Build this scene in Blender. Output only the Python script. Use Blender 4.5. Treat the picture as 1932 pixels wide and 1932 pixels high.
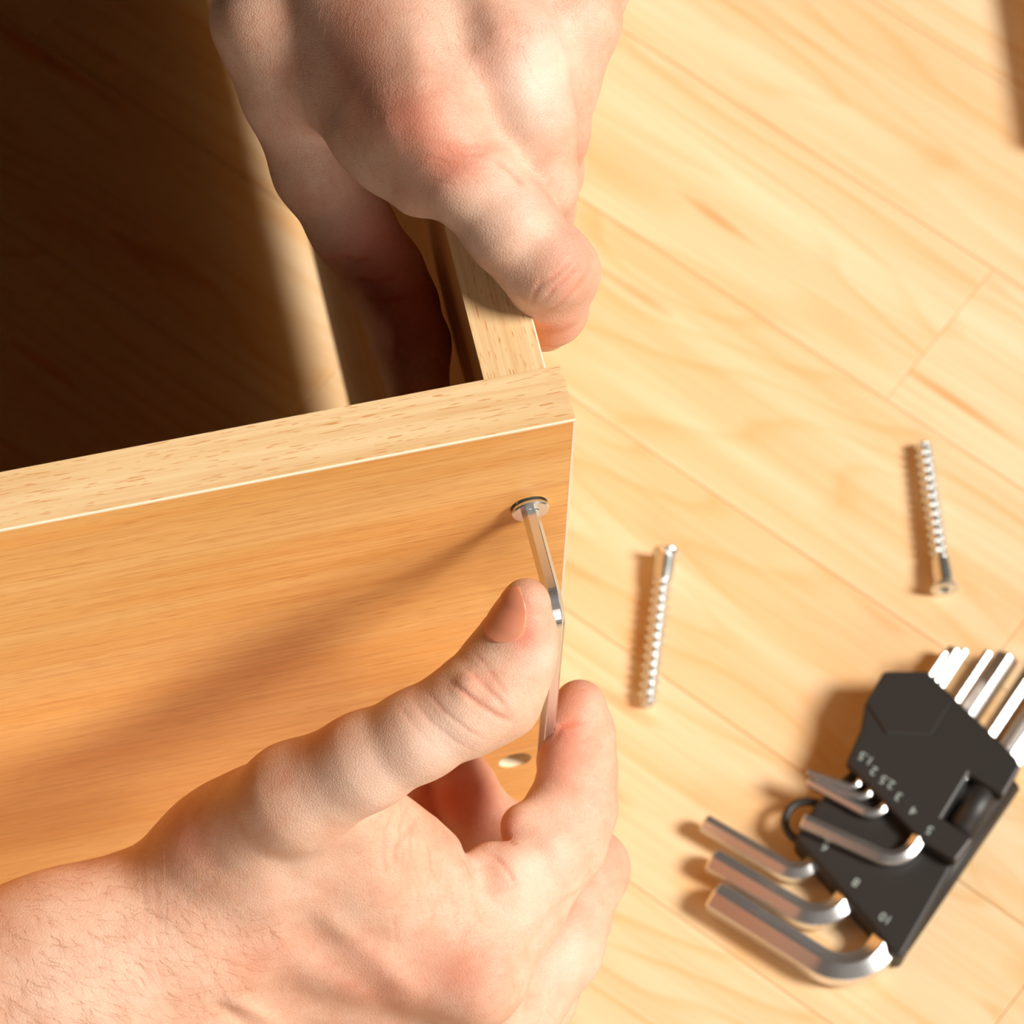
import bpy, bmesh, math, random
import numpy as np
from mathutils import Vector, Matrix

for o in list(bpy.data.objects):
    bpy.data.objects.remove(o)
scene = bpy.context.scene
COL = scene.collection
MM = 0.001
random.seed(7)
rng = np.random.default_rng(11)
HRES = 0.62                                   # hand mesh cell, mm

# ------------------------------------------------------------------ camera
# world: floor z = 0, X along the front board, Y away from the viewer, Z up; lengths below in mm
FPX = 8000.0
TH, YAW, ROLL = math.radians(63.26), math.radians(15.24), math.radians(2.64)
TOP = 380.0                                   # height of the boards' top edge
CAM = np.array([-145.1, -476.0, 934.6 + TOP])
_r = np.array([math.cos(YAW), -math.sin(YAW), 0.0])
_fw = np.array([math.sin(YAW), math.cos(YAW), 0.0])
_up = np.array([0.0, 0.0, 1.0])
CF = _fw * math.cos(TH) - _up * math.sin(TH)
_u0 = _fw * math.sin(TH) + _up * math.cos(TH)
CR = math.cos(ROLL) * _r + math.sin(ROLL) * _u0
CU = math.cos(ROLL) * _u0 - math.sin(ROLL) * _r

cam_data = bpy.data.cameras.new('camera')
cam = bpy.data.objects.new('camera', cam_data)
COL.objects.link(cam)
m = Matrix.Identity(4)
for i in range(3):
    m[i][0], m[i][1], m[i][2], m[i][3] = CR[i], CU[i], -CF[i], CAM[i] * MM
cam.matrix_world = m
cam_data.sensor_width = 36.0
cam_data.sensor_fit = 'HORIZONTAL'
cam_data.lens = 36.0 * FPX / 1932.0
cam_data.dof.use_dof = True
cam_data.dof.focus_distance = 1.085
cam_data.dof.aperture_fstop = 25.0
scene.camera = cam

# ------------------------------------------------------------------ light
world = bpy.data.worlds.new('world')
scene.world = world
world.use_nodes = True
bg = world.node_tree.nodes['Background']
bg.inputs[0].default_value = (1.0, 0.80, 0.62, 1)
bg.inputs[1].default_value = 0.01

SUN_AZ, SUN_EL = math.radians(7), math.radians(44)
L = (math.cos(SUN_AZ) * _r - math.sin(SUN_AZ) * _fw) * math.cos(SUN_EL) + _up * math.sin(SUN_EL)
sun_data = bpy.data.lights.new('sun', 'SUN')
sun_data.energy = 5.0
sun_data.angle = math.radians(18)
sun_data.color = (1.0, 0.95, 0.88)
sun = bpy.data.objects.new('sun', sun_data)
COL.objects.link(sun)
sun.rotation_euler = Vector(L).to_track_quat('Z', 'Y').to_euler()
sun.location = Vector(L) * 2.0

# broad soft window light from behind the viewer
win_data = bpy.data.lights.new('window_light', 'AREA')
win_data.shape = 'RECTANGLE'
win_data.size, win_data.size_y = 1.5, 1.3
win_data.energy = 27.0
win_data.color = (1.0, 0.93, 0.85)
win = bpy.data.objects.new('window_light', win_data)
COL.objects.link(win)
_wd = Vector((0.0, -1.0, 0.31)).normalized()
win.location = Vector((-0.05, 0.0, 0.3)) + _wd * 2.6
win.rotation_euler = _wd.to_track_quat('Z', 'Y').to_euler()

vs = scene.view_settings
vs.view_transform = 'Standard'
vs.look = 'None'
vs.gamma = 1.0
vs.use_curve_mapping = False
vs.exposure = 0.0


# ------------------------------------------------------------------ helpers
def ray(px, py):
    return CF + CR * (px - 966.0) / FPX - CU * (py - 966.0) / FPX


def at(px, py, ax, v):
    """point (mm) seen at a photograph pixel, on the plane x/y/z = v or at camera depth v"""
    d = ray(px, py)
    if ax == 'd':
        return CAM + d * v
    i = 'xyz'.index(ax)
    return CAM + d * ((v - CAM[i]) / d[i])


def lin(r, g, b):
    def f(c):
        c /= 255.0
        return c / 12.92 if c <= 0.04045 else ((c + 0.055) / 1.055) ** 2.4
    return (f(r), f(g), f(b), 1.0)


def tag(o, label=None, cat=None, group=None, kind=None):
    if label:
        o['label'] = label
    if cat:
        o['category'] = cat
    if group:
        o['group'] = group
    if kind:
        o['kind'] = kind
    return o


def empty(name, loc_mm):
    o = bpy.data.objects.new(name, None)
    COL.objects.link(o)
    o.location = Vector([c * MM for c in loc_mm])
    o.empty_display_size = 0.01
    return o


def parent_offset(p):
    off = Vector((0, 0, 0))
    while p is not None:
        off += p.location
        p = p.parent
    return off


def mesh_obj(name, verts, faces, mat, parent=None, smooth=False, origin=None):
    """verts in mm, world space; the object's origin is `origin` (mm) or its parent's"""
    me = bpy.data.meshes.new(name)
    v = np.asarray(verts, float) * MM
    base = parent_offset(parent)
    o = bpy.data.objects.new(name, me)
    loc = Vector((0, 0, 0))
    if origin is not None:
        loc = Vector([c * MM for c in origin]) - base
    v = v - np.array(base + loc)
    if len(v) > 5000:
        me.from_pydata(v, [], np.asarray(faces) if isinstance(faces, np.ndarray) else faces)
    else:
        me.from_pydata([tuple(x) for x in v], [], [tuple(int(i) for i in f_) for f_ in faces])
    me.update()
    if smooth:
        me.polygons.foreach_set('use_smooth', [True] * len(me.polygons))
    if mat:
        me.materials.append(mat)
    COL.objects.link(o)
    o.location = loc
    o.parent = parent
    return o


def box_vf(x0, x1, y0, y1, z0, z1):
    v = [(x, y, z) for x in (x0, x1) for y in (y0, y1) for z in (z0, z1)]
    f = [(0, 1, 3, 2), (4, 6, 7, 5), (0, 4, 5, 1), (2, 3, 7, 6), (0, 2, 6, 4), (1, 5, 7, 3)]
    return v, f


def bevel(o, w, seg=2, angle=30):
    b = o.modifiers.new('bevel', 'BEVEL')
    b.width = w * MM
    b.segments = seg
    b.limit_method = 'ANGLE'
    b.angle_limit = math.radians(angle)
    b.harden_normals = False
    return b


def sweep(path, profile_fn, closed_caps=True):
    """tube through path (list of 3-vectors) with a ring of 3-vectors from profile_fn(i, tangent)"""
    path = [np.asarray(p, float) for p in path]
    n = len(path)
    verts, faces = [], []
    m_ = None
    for i, p in enumerate(path):
        a = path[max(i - 1, 0)]
        b = path[min(i + 1, n - 1)]
        t = (b - a) / np.linalg.norm(b - a)
        ring = profile_fn(i, t)
        m_ = len(ring)
        for q in ring:
            verts.append(p + q)
    for i in range(n - 1):
        for j in range(m_):
            a, b = i * m_ + j, i * m_ + (j + 1) % m_
            faces.append((a, b, b + m_, a + m_))
    if closed_caps:
        faces.append(tuple(reversed(range(m_))))
        faces.append(tuple(range((n - 1) * m_, n * m_)))
    return verts, faces


def prism(poly_xy, z0, z1):
    n = len(poly_xy)
    area = sum(poly_xy[i][0] * poly_xy[(i + 1) % n][1] - poly_xy[(i + 1) % n][0] * poly_xy[i][1] for i in range(n))
    if area < 0:
        poly_xy = list(reversed(poly_xy))
    v = [(p[0], p[1], z0) for p in poly_xy] + [(p[0], p[1], z1) for p in poly_xy]
    f = [tuple(reversed(range(n))), tuple(range(n, 2 * n))]
    for i in range(n):
        j = (i + 1) % n
        f.append((i, j, j + n, i + n))
    return v, f


# ------------------------------------------------------------------ materials
def new_mat(name):
    mt = bpy.data.materials.new(name)
    mt.use_nodes = True
    nt = mt.node_tree
    b = nt.nodes['Principled BSDF']
    return mt, nt, b


def N(nt, kind, **kw):
    n = nt.nodes.new(kind)
    for k, v in kw.items():
        if k.startswith('i_'):
            key = k[2:]
            key = int(key) if key.isdigit() else key.replace('_', ' ')
            n.inputs[key].default_value = v
        else:
            setattr(n, k, v)
    return n


def mixc(nt, fac, a, b, blend='MIX'):
    n = nt.nodes.new('ShaderNodeMix')
    n.data_type = 'RGBA'
    n.blend_type = blend
    for sock, val in ((n.inputs[0], fac), (n.inputs[6], a), (n.inputs[7], b)):
        if hasattr(val, 'is_linked') or hasattr(val, 'links'):
            nt.links.new(val, sock)
        else:
            sock.default_value = val
    return n.outputs[2]


def ramp(nt, src, stops):
    n = nt.nodes.new('ShaderNodeValToRGB')
    e = n.color_ramp.elements
    e[0].position, e[0].color = stops[0][0], (stops[0][1],) * 3 + (1,)
    e[1].position, e[1].color = stops[1][0], (stops[1][1],) * 3 + (1,)
    for p, c in stops[2:]:
        x = e.new(p)
        x.color = (c, c, c, 1)
    nt.links.new(src, n.inputs[0])
    return n.outputs[0]


def noise(nt, vec, scale3, detail=2.0, rough=0.5, dist=0.0, rot=None, loc=(0, 0, 0)):
    mp = N(nt, 'ShaderNodeMapping')
    mp.inputs['Scale'].default_value = scale3
    mp.inputs['Location'].default_value = loc
    if rot:
        mp.inputs['Rotation'].default_value = rot
    nt.links.new(vec, mp.inputs[0])
    n = N(nt, 'ShaderNodeTexNoise')
    n.inputs['Scale'].default_value = 1.0
    n.inputs['Detail'].default_value = detail
    n.inputs['Roughness'].default_value = rough
    n.inputs['Distortion'].default_value = dist
    nt.links.new(mp.outputs[0], n.inputs['Vector'])
    return n.outputs[0]


def beech(name, along, base, light, dark, dash_len, dash_w, lo, hi, amt, rough=0.42):
    """beech-print board: soft broad bands and short fine pores running along one axis"""
    mt, nt, b = new_mat(name)
    tc = N(nt, 'ShaderNodeTexCoord')
    v = tc.outputs['Object']

    def sc(la, lw):
        s = [1000.0 / lw] * 3
        s['xyz'.index(along)] = 1000.0 / la
        return tuple(s)
    band = noise(nt, v, sc(260, 14), 3, 0.55)
    c = mixc(nt, ramp(nt, band, [(0.36, 0), (0.66, 1)]), base, light)
    fine = noise(nt, v, sc(60, 1.6), 3, 0.6, loc=(3, 7, 1))
    c = mixc(nt, ramp(nt, fine, [(0.45, 0), (0.75, 0.45)]), c, dark)
    d1 = noise(nt, v, sc(dash_len, dash_w), 0.6, 0.4, loc=(11, 2, 5))
    c = mixc(nt, ramp(nt, d1, [(lo, 0), (hi, amt)]), c, dark)
    nt.links.new(c, b.inputs['Base Color'])
    b.inputs['Roughness'].default_value = rough
    b.inputs['Specular IOR Level'].default_value = 0.35
    bp = N(nt, 'ShaderNodeBump')
    bp.inputs['Strength'].default_value = 0.12
    bp.inputs['Distance'].default_value = 0.0001
    nt.links.new(d1, bp.inputs['Height'])
    bp.invert = True
    nt.links.new(bp.outputs[0], b.inputs['Normal'])
    return mt


M = {}
M['face'] = beech('beech_laminate', 'x', lin(238, 173, 94), lin(245, 191, 118), lin(200, 120, 56), 7.0, 0.30, 0.60, 0.76, 0.6)
M['face_side'] = beech('beech_laminate_side', 'y', lin(238, 173, 94), lin(245, 191, 118), lin(200, 120, 56), 7.0, 0.30, 0.60, 0.76, 0.6)
M['band_x'] = beech('beech_edge_band', 'x', lin(228, 188, 134), lin(237, 206, 158), lin(206, 136, 76), 4.6, 0.36, 0.665, 0.73, 0.8)
M['band_y'] = beech('beech_edge_band_side', 'y', lin(228, 188, 134), lin(237, 206, 158), lin(206, 136, 76), 4.6, 0.36, 0.665, 0.73, 0.8)

mt, nt, b = new_mat('chipboard_core')
tc = N(nt, 'ShaderNodeTexCoord')
n1 = noise(nt, tc.outputs['Object'], (900, 900, 900), 3, 0.6)
nt.links.new(mixc(nt, n1, lin(214, 190, 150), lin(250, 238, 214)), b.inputs['Base Color'])
b.inputs['Roughness'].default_value = 0.8
M['core'] = mt

mt, nt, b = new_mat('cut_laminate_edge')
b.inputs['Base Color'].default_value = lin(250, 236, 208)
b.inputs['Roughness'].default_value = 0.6
M['cut'] = mt


def floor_mat():
    mt, nt, b = new_mat('pale_ash_plank')
    tc = N(nt, 'ShaderNodeTexCoord')
    oi = N(nt, 'ShaderNodeObjectInfo')
    sep = N(nt, 'ShaderNodeSeparateColor')
    nt.links.new(oi.outputs['Color'], sep.inputs[0])
    # every plank shifted to its own stretch of wood
    mul = N(nt, 'ShaderNodeVectorMath', operation='SCALE')
    nt.links.new(oi.outputs['Color'], mul.inputs[0])
    mul.inputs['Scale'].default_value = 3.7
    add = N(nt, 'ShaderNodeVectorMath', operation='ADD')
    nt.links.new(tc.outputs['Object'], add.inputs[0])
    nt.links.new(mul.outputs[0], add.inputs[1])
    v = add.outputs[0]
    base = mixc(nt, sep.outputs[0], lin(228, 194, 148), lin(235, 210, 172))
    # growth rings: contour lines of a long stretched noise
    g = noise(nt, v, (2.6, 16, 16), 1.5, 0.45, 0.3)
    mu = N(nt, 'ShaderNodeMath', operation='MULTIPLY')
    nt.links.new(g, mu.inputs[0])
    mu.inputs[1].default_value = 17.0
    fr = N(nt, 'ShaderNodeMath', operation='FRACT')
    nt.links.new(mu.outputs[0], fr.inputs[0])
    ring = ramp(nt, fr.outputs[0], [(0.0, 0.0), (0.60, 0.08), (0.86, 0.6), (1.0, 0.0)])
    c = mixc(nt, ring, base, lin(224, 174, 114))
    fine = noise(nt, v, (9, 420, 420), 3, 0.6)
    c = mixc(nt, ramp(nt, fine, [(0.40, 0.0), (0.78, 0.55)]), c, lin(222, 176, 120))
    lightn = noise(nt, v, (4, 60, 60), 2, 0.5, loc=(5, 3, 1))
    c = mixc(nt, ramp(nt, lightn, [(0.45, 0.0), (0.75, 0.6)]), c, lin(242, 222, 188))
    streak = noise(nt, v, (11, 70, 70), 1, 0.4, loc=(1.3, 4.2, 0))
    c = mixc(nt, ramp(nt, streak, [(0.69, 0.0), (0.80, 0.85)]), c, lin(214, 138, 66))
    nt.links.new(c, b.inputs['Base Color'])
    b.inputs['Roughness'].default_value = 0.38
    b.inputs['Specular IOR Level'].default_value = 0.3
    return mt


M['plank'] = floor_mat()
mt, nt, b = new_mat('floor_joint')
b.inputs['Base Color'].default_value = lin(208, 174, 130)
b.inputs['Roughness'].default_value = 0.8
M['joint'] = mt


def metal(name, col, rough, bump=0.0):
    mt, nt, b = new_mat(name)
    b.inputs['Base Color'].default_value = col
    b.inputs['Metallic'].default_value = 0.92
    b.inputs['Roughness'].default_value = rough
    if bump:
        tc = N(nt, 'ShaderNodeTexCoord')
        nn = noise(nt, tc.outputs['Object'], (1500, 1500, 1500), 2)
        bp = N(nt, 'ShaderNodeBump')
        bp.inputs['Strength'].default_value = bump
        bp.inputs['Distance'].default_value = 0.0001
        nt.links.new(nn, bp.inputs['Height'])
        nt.links.new(bp.outputs[0], b.inputs['Normal'])
    return mt


M['steel'] = metal('satin_chrome', (0.80, 0.79, 0.78, 1), 0.24, 0.05)
M['zinc'] = metal('zinc_plating', (0.72, 0.74, 0.72, 1), 0.26, 0.05)
mt, nt, b = new_mat('black_plastic')
tc = N(nt, 'ShaderNodeTexCoord')
nn = noise(nt, tc.outputs['Object'], (2500, 2500, 2500), 2)
b.inputs['Base Color'].default_value = lin(38, 35, 33)
b.inputs['Roughness'].default_value = 0.48
bp = N(nt, 'ShaderNodeBump')
bp.inputs['Strength'].default_value = 0.15
bp.inputs['Distance'].default_value = 0.0001
nt.links.new(nn, bp.inputs['Height'])
nt.links.new(bp.outputs[0], b.inputs['Normal'])
M['plastic'] = mt
mt, nt, b = new_mat('size_print')
b.inputs['Base Color'].default_value = lin(160, 175, 170)
b.inputs['Roughness'].default_value = 0.6
M['print'] = mt
mt, nt, b = new_mat('dark_socket')
b.inputs['Base Color'].default_value = lin(40, 48, 44)
b.inputs['Roughness'].default_value = 0.5
b.inputs['Metallic'].default_value = 0.6
M['socket'] = mt


def skin_mat():
    mt, nt, b = new_mat('skin')
    tc = N(nt, 'ShaderNodeTexCoord')
    v = tc.outputs['Object']
    att = N(nt, 'ShaderNodeAttribute', attribute_name='tone')
    sep = N(nt, 'ShaderNodeSeparateColor')
    nt.links.new(att.outputs['Color'], sep.inputs[0])
    mott = noise(nt, v, (90, 90, 90), 4, 0.6)
    base = mixc(nt, ramp(nt, mott, [(0.35, 0), (0.7, 1)]), lin(224, 182, 156), lin(212, 158, 130))
    fine = noise(nt, v, (700, 700, 700), 2, 0.6, loc=(2, 2, 2))
    base = mixc(nt, ramp(nt, fine, [(0.55, 0), (0.75, 0.35)]), base, lin(204, 136, 108))
    base = mixc(nt, sep.outputs[0], base, lin(216, 104, 76))
    base = mixc(nt, sep.outputs[1], base, lin(242, 218, 200))
    nt.links.new(base, b.inputs['Base Color'])
    b.inputs['Roughness'].default_value = 0.5
    b.inputs['Specular IOR Level'].default_value = 0.35
    b.inputs['Subsurface Weight'].default_value = 0.22
    b.inputs['Subsurface Radius'].default_value = (1.0, 0.32, 0.16)
    b.inputs['Subsurface Scale'].default_value = 0.0035
    # fine skin relief: small cells plus soft unevenness
    vo = N(nt, 'ShaderNodeTexVoronoi')
    vo.feature = 'DISTANCE_TO_EDGE'
    mp = N(nt, 'ShaderNodeMapping')
    mp.inputs['Scale'].default_value = (1000, 1900, 1300)
    mp.inputs['Rotation'].default_value = (0.3, 0.5, 0.9)
    nt.links.new(v, mp.inputs[0])
    nt.links.new(mp.outputs[0], vo.inputs['Vector'])
    vo.inputs['Scale'].default_value = 1.0
    cells = ramp(nt, vo.outputs['Distance'], [(0.0, 0.0), (0.22, 1.0)])
    soft = noise(nt, v, (420, 420, 420), 3, 0.6, loc=(4, 1, 2))
    ad = N(nt, 'ShaderNodeMath', operation='ADD')
    nt.links.new(cells, ad.inputs[0])
    nt.links.new(soft, ad.inputs[1])
    bp = N(nt, 'ShaderNodeBump')
    bp.inputs['Strength'].default_value = 0.42
    bp.inputs['Distance'].default_value = 0.00012
    nt.links.new(ad.outputs[0], bp.inputs['Height'])
    nt.links.new(bp.outputs[0], b.inputs['Normal'])
    return mt


M['skin'] = skin_mat()
mt, nt, b = new_mat('fingernail')
tc = N(nt, 'ShaderNodeTexCoord')
nn = noise(nt, tc.outputs['Object'], (120, 120, 120), 2)
nt.links.new(mixc(nt, nn, lin(216, 128, 98), lin(234, 160, 126)), b.inputs['Base Color'])
b.inputs['Roughness'].default_value = 0.3
b.inputs['Subsurface Weight'].default_value = 0.15
b.inputs['Subsurface Radius'].default_value = (1.0, 0.4, 0.2)
b.inputs['Subsurface Scale'].default_value = 0.002
M['nail'] = mt
mt, nt, b = new_mat('body_hair')
b.inputs['Base Color'].default_value = lin(196, 140, 92)
b.inputs['Roughness'].default_value = 0.4
b.inputs['Subsurface Weight'].default_value = 0.0
M['hair'] = mt

# ------------------------------------------------------------------ floor of separate planks
floor_o = mesh_obj('floor', *box_vf(-900, 900, -700, 1100, -20, -0.5), M['joint'], origin=(0, 0, 0))
tag(floor_o, kind='structure')
tdir = np.array([math.cos(math.radians(-50)), math.sin(math.radians(-50))])
ndir = np.array([math.cos(math.radians(40)), math.sin(math.radians(40))])
PW = 67.3
plank_mesh = {}


def plank_data(length):
    key = round(length)
    if key in plank_mesh:
        return plank_mesh[key]
    me = bpy.data.meshes.new('plank')
    hl, hw, e = length / 2 - 0.12, PW / 2 - 0.12, 0.3
    v, fcs = [], []
    rings = [(0, -6), (0, -e), (e, 0)]
    for ins, z in rings:
        for sx, sy in ((-1, -1), (1, -1), (1, 1), (-1, 1)):
            v.append((sx * (hl - ins) * MM, sy * (hw - ins) * MM, z * MM))
    for k in range(2):
        for j in range(4):
            a, b2 = k * 4 + j, k * 4 + (j + 1) % 4
            fcs.append((a, b2, b2 + 4, a + 4))
    fcs.append((8, 9, 10, 11))
    me.from_pydata(v, [], fcs)
    me.materials.append(M['plank'])
    plank_mesh[key] = me
    return me


k0 = 243.1
for k in range(-8, 9):
    nc = k0 + PW * (k + 0.5)
    # joint of the strip k = 0 lies at t = -29
    t = -29.0 - 420.0 * 3 + (0 if k == 0 else random.uniform(-210, 210) + (180 if k % 2 else 0))
    while t < 900:
        ln = 420.0
        c2 = tdir * (t + ln / 2) + ndir * nc
        if abs(c2[0]) < 780 and -560 < c2[1] < 980:
            o = bpy.data.objects.new('plank', plank_data(ln))
            COL.objects.link(o)
            o.location = (c2[0] * MM, c2[1] * MM, 0)
            o.rotation_euler = (0, 0, math.radians(-50))
            o.color = (random.random(), random.random(), random.random(), 1)
            o.parent = floor_o
        t += ln

# ------------------------------------------------------------------ boards of the cabinet
FX0 = -430.0
SCREW = np.array([-10.9, 0.0, 337.2])
HOLE = np.array([-11.0, 0.0, 171.3])


def drill(o, centres, rad, depth, y0=-1.0):
    bm = bmesh.new()
    for c in centres:
        r_ = bmesh.ops.create_cone(bm, cap_ends=True, segments=40, radius1=rad * MM, radius2=rad * MM, depth=(depth - y0) * MM)
        bmesh.ops.rotate(bm, verts=r_['verts'], cent=(0, 0, 0), matrix=Matrix.Rotation(math.pi / 2, 3, 'X'))
        bmesh.ops.translate(bm, verts=r_['verts'], vec=Vector((c[0] * MM, (y0 + depth) / 2 * MM, c[2] * MM)))
    me = bpy.data.meshes.new('drill')
    bm.to_mesh(me)
    bm.free()
    cut = bpy.data.objects.new('drill', me)
    COL.objects.link(cut)
    md = o.modifiers.new('holes', 'BOOLEAN')
    md.operation = 'DIFFERENCE'
    md.object = cut
    md.solver = 'EXACT'
    bpy.context.view_layer.update()
    dg = bpy.context.evaluated_depsgraph_get()
    res = bpy.data.meshes.new_from_object(o.evaluated_get(dg))
    o.modifiers.clear()
    res.name = o.data.name
    o.data = res
    bpy.data.objects.remove(cut)


fb = empty('cabinet_board', ((FX0) / 2, 8, 0))
tag(fb, 'wide beech front board with a drilled hole below the half-driven screw', 'board')
core = mesh_obj('chipboard_core', *box_vf(FX0, -0.5, 0.35, 15.65, 0.5, TOP - 0.5), M['core'], fb)
drill(core, (SCREW, HOLE), 4.9, 30)
face = mesh_obj('face_laminate', *box_vf(FX0, -0.55, 0.0, 0.36, 0.5, TOP - 0.55), M['face'], fb)
drill(face, (SCREW, HOLE), 4.9, 30)
rear = mesh_obj('back_laminate', *box_vf(FX0, -0.55, 15.64, 16.0, 0.5, TOP - 0.55), M['face'], fb)
drill(rear, (SCREW, HOLE), 4.9, 30)
eb = mesh_obj('edge_band', *box_vf(FX0, -0.45, 0.45, 16.0, TOP - 0.52, TOP), M['band_x'], fb)
eb2 = mesh_obj('edge_band', *box_vf(-0.52, 0.0, 0.45, 16.0, 0.5, TOP - 0.1), M['band_x'], fb)
# the pale cut line of the banding along the front arris
ct = mesh_obj('cut_edge', *box_vf(FX0, -0.02, -0.02, 0.5, TOP - 0.62, TOP - 0.03), M['cut'], fb)
ct2 = mesh_obj('cut_edge', *box_vf(-0.62, 0.02, -0.02, 0.5, 0.5, TOP - 0.62), M['cut'], fb)

SX0, SX1 = -20.0, -4.0
sb = empty('cabinet_board', (-12, 240, 23))
tag(sb, 'beech side board gripped by the upper hand, standing behind the front board', 'board')
score = mesh_obj('chipboard_core', *box_vf(SX0 + 0.36, SX1 - 0.36, 16.05, 470, 23, TOP - 0.5), M['core'], sb)
bm_c = [(SCREW[0], 0, SCREW[2]), (HOLE[0], 0, HOLE[2])]
drill(score, bm_c, 3.9, 80)
mesh_obj('face_laminate', *box_vf(SX0, SX0 + 0.36, 16.05, 470, 23, TOP - 0.5), M['face_side'], sb)
mesh_obj('back_laminate', *box_vf(SX1 - 0.36, SX1, 16.05, 470, 23, TOP - 0.5), M['face_side'], sb)
mesh_obj('edge_band', *box_vf(SX0 + 0.05, SX1 - 0.35, 16.05, 470, TOP - 0.52, TOP), M['band_y'], sb)
mesh_obj('cut_edge', *box_vf(SX1 - 0.4, SX1 + 0.02, 16.05, 470, TOP - 0.55, TOP - 0.02), M['cut'], sb)

# made-up board just past the right edge, added to shade the far floor corner
q0, q1 = at(1962, -60, 'z', 16)[:2], at(2010, 250, 'z', 16)[:2]
u_ = (q1 - q0) / np.linalg.norm(q1 - q0)
w_ = np.array([-u_[1], u_[0]])
if w_ @ _r[:2] < 0:
    w_ = -w_
poly = [q0 - u_ * 180, q1, q1 + w_ * 120, q0 - u_ * 180 + w_ * 120]
flat = empty('cabinet_board', (poly[0][0], poly[0][1], 0))
tag(flat, 'added beech board past the far right edge, laid flat to shade the floor', 'board')
mesh_obj('chipboard_core', *prism(poly, 0.0, 15.6), M['core'], flat)
mesh_obj('face_laminate', *prism(poly, 15.6, 16.0), M['face_side'], flat)

# ------------------------------------------------------------------ furniture screws
def hexring(r, z, rot=0.0):
    return [(r * math.cos(rot + k * math.pi / 3), r * math.sin(rot + k * math.pi / 3), z) for k in range(6)]


SCREW_MESH = {}


def screw_parts():
    """a connector screw along -Z from its head (head face at z = 0, tip at z = -58), mm"""
    if SCREW_MESH:
        return SCREW_MESH
    seg = 48
    # head: countersunk flange with a hexagonal socket
    v, f_ = [], []
    prof = [(4.75, 0.0), (5.0, -0.35), (4.9, -1.0), (3.6, -2.3), (3.5, -3.2), (3.6, -6.0), (3.2, -11.5)]
    sock = [hexring(2.35, 0.0), hexring(2.2, -0.25), hexring(2.2, -2.6)]
    # sample the socket hexagon with seg points so that it bridges to the round flange
    def hexpt(r, a):
        k = math.floor(a / (math.pi / 3))
        mid = (k + 0.5) * math.pi / 3
        return r * math.cos(math.pi / 6) / math.cos(a - mid)
    rings = []
    for r0, z in ((2.2, -2.6), (2.2, -0.25), (2.4, 0.0)):
        rings.append([(hexpt(r0, 2 * math.pi * i / seg) * math.cos(2 * math.pi * i / seg), hexpt(r0, 2 * math.pi * i / seg) * math.sin(2 * math.pi * i / seg), z) for i in range(seg)])
    for r0, z in prof:
        rings.append([(r0 * math.cos(2 * math.pi * i / seg), r0 * math.sin(2 * math.pi * i / seg), z) for i in range(seg)])
    for rg in rings:
        v += rg
    for k in range(len(rings) - 1):
        for j in range(seg):
            a, b2 = k * seg + j, k * seg + (j + 1) % seg
            f_.append((a, a + seg, b2 + seg, b2))
    f_.append(tuple(range((len(rings) - 1) * seg, len(rings) * seg)))
    SCREW_MESH['head'] = (v, f_)
    SCREW_MESH['socket'] = ([(x * 0.985, y * 0.985, -2.5) for x, y, z in hexring(2.2, 0)], [(0, 1, 2, 3, 4, 5)])
    # threaded shank
    v, f_ = [], []
    nz, seg2, pitch = 330, 28, 3.5
    z0, z1 = -10.5, -58.0
    for i in range(nz + 1):
        z = z0 + (z1 - z0) * i / nz
        fade = min(1.0, (z0 - z) / 2.0, (z - z1) / 2.5 + 0.12)
        for j in range(seg2):
            a = 2 * math.pi * j / seg2
            ph = ((z / pitch - a / (2 * math.pi)) % 1.0)
            tri = max(0.0, 1.0 - abs(ph - 0.5) / 0.27)
            r0 = 2.55 + 1.25 * fade * tri ** 0.8
            if z < z1 + 1.2:
                r0 = min(r0, 1.9 + (z - z1) * 0.6)
            v.append((r0 * math.cos(a), r0 * math.sin(a), z))
    for i in range(nz):
        for j in range(seg2):
            a, b2 = i * seg2 + j, i * seg2 + (j + 1) % seg2
            f_.append((a, a + seg2, b2 + seg2, b2))
    f_.append(tuple(range(nz * seg2, (nz + 1) * seg2)))
    f_.append(tuple(reversed(range(seg2))))
    SCREW_MESH['thread'] = (v, f_)
    return SCREW_MESH


def make_screw(loc, axis, label, group=None, spin=0.0):
    root = empty('furniture_screw', loc)
    tag(root, label, 'screw', group)
    q = Vector(axis).to_track_quat('-Z', 'Y')
    rot = np.array((q.to_matrix() @ Matrix.Rotation(spin, 3, 'Z')))
    for nm, (v, f_) in screw_parts().items():
        vv = np.asarray(v, float) @ rot.T + np.asarray(loc, float)
        mesh_obj(nm, vv, f_, M['socket'] if nm == 'socket' else M['zinc'], root, smooth=(nm != 'socket'))
        if nm == 'head':
            o = root.children[-1]
            b_ = o.modifiers.new('split', 'EDGE_SPLIT')
            b_.split_angle = math.radians(38)
    return root


def floor_screw(head_px, tip_px, label, spin):
    h = at(*head_px, 'z', 4.9)
    t = at(*tip_px, 'z', 3.2)
    d = (t - h) / np.linalg.norm(t - h)
    return make_screw(h, d, label, 'loose screws on the floor', spin)


floor_screw((1257, 1040), (1222, 1326), 'loose zinc screw on the floor beside the front board, head pointing away', 0.3)
floor_screw((1783, 1113), (1745, 850), 'loose zinc screw lying farther from the boards, socket head nearest the key set', 0.1)
make_screw((SCREW[0], -2.0, SCREW[2]), (0, 1, 0), 'zinc screw half driven into the front board under the hex key', None, math.pi / 6)

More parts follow.
